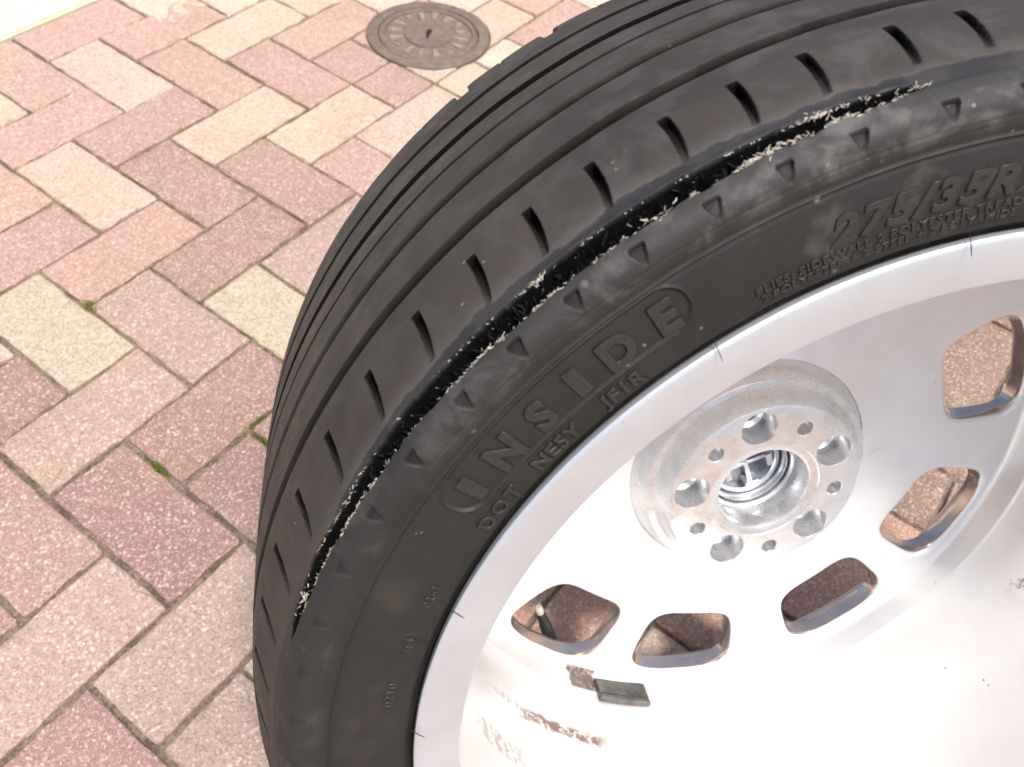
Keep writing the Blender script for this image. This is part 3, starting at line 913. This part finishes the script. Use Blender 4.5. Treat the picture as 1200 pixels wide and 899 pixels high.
def zdisc(r, deg):
    base = np.interp(r, [.092, .096, .102, .112, .13, .16, .25], [-.0315, -.0335, -.0365, -.0405, -.0440, -.0465, ZD])
    # shallow pockets behind the narrow gaps, close to the boss
    d = ((deg+112+36) % 72)-36
    pk = math.exp(-((d/9.0)**4)) * math.exp(-((r-.122)/.014)**2)
    return base-.0012*pk
RC, HR, HA = .2035, .0335, 12.1
def outline_pt(al, far):
    ca, sa = math.cos(al), math.sin(al)
    e = 2/3.9
    ph = HA*math.copysign(abs(ca)**e, ca); r = RC+HR*math.copysign(abs(sa)**e, sa)
    r += .0022*far*(ph/HA)*(1 if r < RC else .35)
    return ph, r
for sct in range(10):
    lo_a = -40+36*sct; hi_a = lo_a+36
    # wide gaps lie at -4 + 72k
    if (sct % 2) == 0: pc, far = hi_a-19.3, 1        # wide gap on the high side
    else: pc, far = lo_a+19.3, -1
    B = []
    for k in range(14): B.append((lo_a+36*k/14, RIN))
    for k in range(22): B.append((hi_a, RIN+(ROUT-RIN)*k/22))
    for k in range(14): B.append((hi_a-36*k/14, ROUT))
    for k in range(22): B.append((lo_a, ROUT-(ROUT-RIN)*k/22))
    n = len(B); rows = []
    O = []
    if abs(((pc-51.3+180) % 360)-180) < 6:         # plain web, no opening here
        for f in (1.0, .8, .6, .4, .2, .02):
            rows.append([bm.verts.new(((RC+(r-RC)*f)*math.cos((pc+(a-pc)*f)*RAD), (RC+(r-RC)*f)*math.sin((pc+(a-pc)*f)*RAD), zdisc(RC+(r-RC)*f, pc+(a-pc)*f))) for a, r in B])
        for A_, B_ in zip(rows[:-1], rows[1:]):
            for k in range(n):
                bm.faces.new((A_[k], B_[k], B_[(k+1) % n], A_[(k+1) % n]))
        bm.faces.new(rows[-1])
        bm.faces.new([bm.verts.new((r*math.cos(a*RAD), r*math.sin(a*RAD), -.0640)) for a, r in B])
        continue
    for (a, r) in B:
        al = math.atan2((r-RC)/HR, (a-pc)/HA)
        ph, rr = outline_pt(al, far); O.append((pc+ph, rr))
    def P(a, r, z): return bm.verts.new((r*math.cos(a*RAD), r*math.sin(a*RAD), z))
    # outer face, wall, rounded edge, inner face
    FR = .0058
    rows.append([P(a, r, -.0640) for a, r in B])
    def shrink(k, extra=0.0): return [(pc+(a-pc)*k, RC+(r-RC)*k) for a, r in O]
    rows.append([P(a, r, -.0640) for a, r in shrink(.985)])
    rows.append([P(a, r, -.0625) for a, r in shrink(.955)])
    rows.append([P(a, r, -.0575) for a, r in shrink(.965)])
    rows.append([P(a, r, zdisc(r, a)-FR) for a, r in O])
    for q in (30, 60, 90):
        g_ = math.radians(q); d = FR*(1-math.cos(g_)); dz = -FR*(1-math.sin(g_))
        row = []
        for (a, r), (ba, br) in zip(O, B):
            L = math.hypot((ba-a)*RAD*.2, br-r); f = min(.8, d/max(L, 1e-5))
            aa, r2 = a+(ba-a)*f, r+(br-r)*f
            row.append(P(aa, r2, zdisc(r2, aa)+dz))
        rows.append(row)
    for f in (.25, .42, .6, .8, 1.0):
        row = []
        for (a, r), (ba, br) in zip(O, B):
            L = math.hypot((ba-a)*RAD*.2, br-r); f0 = min(.8, FR/max(L, 1e-5)); ff = f0+(1-f0)*f
            aa, r2 = a+(ba-a)*ff, r+(br-r)*ff
            row.append(P(aa, r2, zdisc(r2, aa)))
        rows.append(row)
    for ri, (A_, B_) in enumerate(zip(rows[:-1], rows[1:])):
        for k in range(n):
            bm.faces.new((A_[k], A_[(k+1) % n], B_[(k+1) % n], B_[k])).material_index = 1 if 1 <= ri <= 4 else 0
cv = [bm.verts.new((RIN*math.cos(2*math.pi*k/140+0.0), RIN*math.sin(2*math.pi*k/140), -.0640)) for k in range(140)]
bm.faces.new(cv)
bmesh.ops.remove_doubles(bm, verts=bm.verts[:], dist=2e-5)
bmesh.ops.recalc_face_normals(bm, faces=bm.faces[:])
me = bpy.data.meshes.new("rim"); bm.to_mesh(me); bm.free()
me.materials.append(RIM); me.materials.append(BRIGHT); me.materials.append(FLANGE)
rim = wpart(link("rim", me, RIM, None, True, 40))

# ---------- hub boss with bolt holes
def alu_material():
    m = Mat("machined_aluminium")
    o = m.coord()
    sep = m.n("ShaderNodeSeparateXYZ"); m.l(o, sep.inputs[0])
    rr = m.math('SQRT', m.math('ADD', m.math('MULTIPLY', sep.outputs[0], sep.outputs[0]), m.math('MULTIPLY', sep.outputs[1], sep.outputs[1])))
    comb = m.n("ShaderNodeCombineXYZ"); m.l(rr, comb.inputs[0]); m.l(sep.outputs[2], comb.inputs[1])
    rings = m.noise(1500.0, 2.0, 0.6, comb.outputs[0])
    blot = m.noise(60.0, 4.0, 0.65)
    c = m.mix(m.ramp(blot, 0.35, 0.7), (0.69, 0.695, 0.70), (0.77, 0.775, 0.78))
    rust = m.math('MULTIPLY', m.ramp(m.noise(38.0, 4.0, 0.7), .58, .72), .10)
    c = m.mix(rust, c, (0.40, 0.30, 0.21))
    m.set(Base_Color=c, Metallic=0.8, Roughness=m.ramp(blot, .3, .7, .22, .36))
    m.bump(rings, 0.22, 0.0004)
    return m.m
ALU = alu_material()
bm = bmesh.new()
def loop(cx, cy, r, n, z, a0=0.0):
    return [bm.verts.new((cx+r*math.cos(2*math.pi*k/n+a0), cy+r*math.sin(2*math.pi*k/n+a0), z)) for k in range(n)]
def ring_edges(L):
    out = []
    for k in range(len(L)):
        out.append(bm.edges.new((L[k], L[(k+1) % len(L)])))
    return out
def bridge(A_, B_):
    n = len(A_)
    for k in range(n):
        bm.faces.new((A_[k], A_[(k+1) % n], B_[(k+1) % n], B_[k]))
PH0 = 103.4
face_edges = []
Lo = loop(0, 0, .0706, 120, 0.0); face_edges += ring_edges(Lo)
prev = Lo
for r, z in ((.0722, -.0006), (.0734, -.0022), (.0760, -.009), (.0788, -.0145), (.0796, -.0155), (.0838, -.0160), (.0848, -.0168), (.0880, -.0245), (.0905, -.0300), (.0935, -.0335)):
    nx_ = loop(0, 0, r, 120, z); bridge(prev, nx_); prev = nx_
Li = loop(0, 0, .0418, 96, 0.0); face_edges += ring_edges(Li)
prev = Li
for r, z in ((.0412, -.0005), (.0362, -.0008), (.0348, -.0016), (.0337, -.0035), (.0335, -.024), (.0318, -.0255), (.0312, -.040), (.0305, -.046), (.0, -.0462)):
    if r == 0: break
    nx_ = loop(0, 0, r, 96, z); bridge(prev, nx_); prev = nx_
for k in range(5):
    a = (PH0+72*k)*RAD
    cx, cy = .0562*math.cos(a), .0562*math.sin(a)
    L0 = loop(cx, cy, .0136, 36, 0.0); face_edges += ring_edges(L0); prev = L0
    for r, z in ((.0131, -.0008), (.0128, -.018), (.0118, -.0205), (.0090, -.0225), (.0080, -.0225), (.0078, -.06)):
        nx_ = loop(cx, cy, r, 36, z); bridge(prev, nx_); prev = nx_
    bm.faces.new(prev)
    a = (PH0+36+72*k)*RAD
    cx, cy = .0557*math.cos(a), .0557*math.sin(a)
    L0 = loop(cx, cy, .0062, 24, 0.0); face_edges += ring_edges(L0); prev = L0
    for r, z in ((.0057, -.0007), (.0056, -.014), (.0, -.015)):
        if r == 0:
            bm.faces.new(prev); break
        nx_ = loop(cx, cy, r, 24, z); bridge(prev, nx_); prev = nx_
bmesh.ops.triangle_fill(bm, edges=face_edges, use_beauty=True)
bmesh.ops.recalc_face_normals(bm, faces=bm.faces[:])
me = bpy.data.meshes.new("hub_boss"); bm.to_mesh(me); bm.free()
hub = wpart(link("hub_boss", me, ALU, None, True, 30))

# ---------- back of the centre cap inside the bore
cap_dark = simple("cap_plastic", (0.11, 0.125, 0.145), 0.35, nscale=90.0, namp=0.25)
cap_light = simple("cap_metal", (0.72, 0.75, 0.79), 0.22, metal=0.75, nscale=150.0, namp=0.1)
cp = wpart(revolve("centre_cap", [(.0306, -.028), (.0304, -.040), (.0285, -.0412), (.012, -.0405), (.0, -.0402)], 64, cap_dark))
revolve("cap_ring", [(.0272, -.0408), (.0270, -.0345), (.0262, -.0335), (.0238, -.0335), (.0230, -.0345), (.0228, -.0408)], 64, cap_light, cp)
revolve("cap_ring", [(.0304, -.0300), (.0302, -.0275), (.0292, -.0270), (.0286, -.0285), (.0286, -.036)], 64, cap_light, cp)
def boxmesh(name, c, sx, sy, sz, ang, mat, parent, bev=.0004):
    bm = bmesh.new(); bmesh.ops.create_cube(bm, size=1.0)
    for v in bm.verts: v.co = Vector((v.co.x*sx, v.co.y*sy, v.co.z*sz))
    bmesh.ops.bevel(bm, geom=bm.edges[:], offset=bev, segments=2, affect='EDGES')
    R = Matrix.Rotation(ang, 4, 'Z')
    for v in bm.verts: v.co = (R @ v.co)+Vector(c)
    me = bpy.data.meshes.new(name); bm.to_mesh(me); bm.free()
    return link(name, me, mat, parent, True, 40)
for k in range(4):
    a = (20+90*k)*RAD
    boxmesh("cap_rib", (.011*math.cos(a), .011*math.sin(a), -.0375), .021, .0030, .0065, a, cap_light, cp)
    boxmesh("cap_clip", (.0165*math.cos(a), .0165*math.sin(a), -.0340), .0045, .0105, .0120, a, cap_light, cp)

# ---------- stick-on balance weight
lead = simple("lead_grey", (0.115, 0.112, 0.105), 0.5, metal=0.45, nscale=110.0, namp=0.3, bump=0.2)
def arc_block(name, a0, a1, z0, z1, r_out, th, mat, parent, n=14, groove=None):
    sec = [(z0, 0), (z0, th*.75), (z0+.0012, th)]
    if groove: sec += [(groove-.0009, th), (groove-.0004, th*.62), (groove+.0004, th*.62), (groove+.0009, th)]
    sec += [(z1-.0012, th), (z1, th*.75), (z1, 0)]
    V, Fc = [], []
    for k in range(n+1):
        f = k/n; a = (a0+(a1-a0)*f)*RAD
        tk = 1.0 if 0 < k < n else .8
        for z, d in sec:
            r = r_out-d*tk
            V.append((r*math.cos(a), r*math.sin(a), z))
    m = len(sec)
    for k in range(n):
        for i in range(m-1):
            Fc.append((k*m+i, k*m+i+1, (k+1)*m+i+1, (k+1)*m+i))
        Fc.append((k*m+m-1, k*m, (k+1)*m, (k+1)*m+m-1))
    Fc.append(tuple(range(m))); Fc.append(tuple(n*m+i for i in reversed(range(m))))
    return mesh_obj(name, V, Fc, mat, parent, True, 35)
bw = wpart(arc_block("balance_weight", -115.6, -104.2, -.0350, -.0130, .2433, .0052, lead, None, groove=-.0185))

# ---------- tyre valve standing behind one opening
vb = simple("valve_rubber", (0.018, 0.017, 0.016), 0.45)
vc = simple("valve_cap_pale", (0.42, 0.38, 0.33), 0.5)
def tube(name, pts, rads, mat, parent, n=16):
    V, Fc = [], []
    for k, p in enumerate(pts):
        d = (pts[min(k+1, len(pts)-1)]-pts[max(k-1, 0)]).normalized()
        a = d.orthogonal().normalized(); c = d.cross(a)
        for q in range(n):
            ph = 2*math.pi*q/n; V.append(p+(a*math.cos(ph)+c*math.sin(ph))*rads[k])
    for k in range(len(pts)-1):
        for q in range(n):
            q2 = (q+1) % n; Fc.append((k*n+q, k*n+q2, (k+1)*n+q2, (k+1)*n+q))
    Fc.append(tuple(range(n))); Fc.append(tuple((len(pts)-1)*n+q for q in reversed(range(n))))
    return mesh_obj(name, V, Fc, mat, parent, True, 35)
def pol(r, a, z): return Vector((r*math.cos(a*RAD), r*math.sin(a*RAD), z))
v0, v1 = pol(.2520, -121.5, -.0800), pol(.2215, -131.4, -.0790)
ax = (v1-v0)
vs = wpart(tube("valve_stem", [v0+ax*f for f in (0, .5, .55, .78, .80)], [.0058, .0054, .0046, .0040, .0038], vb, None))
tube("valve_cap", [v0+ax*f for f in (.80, .83, .93, .96)], [.0034, .0036, .0034, .0024], vc, vs)
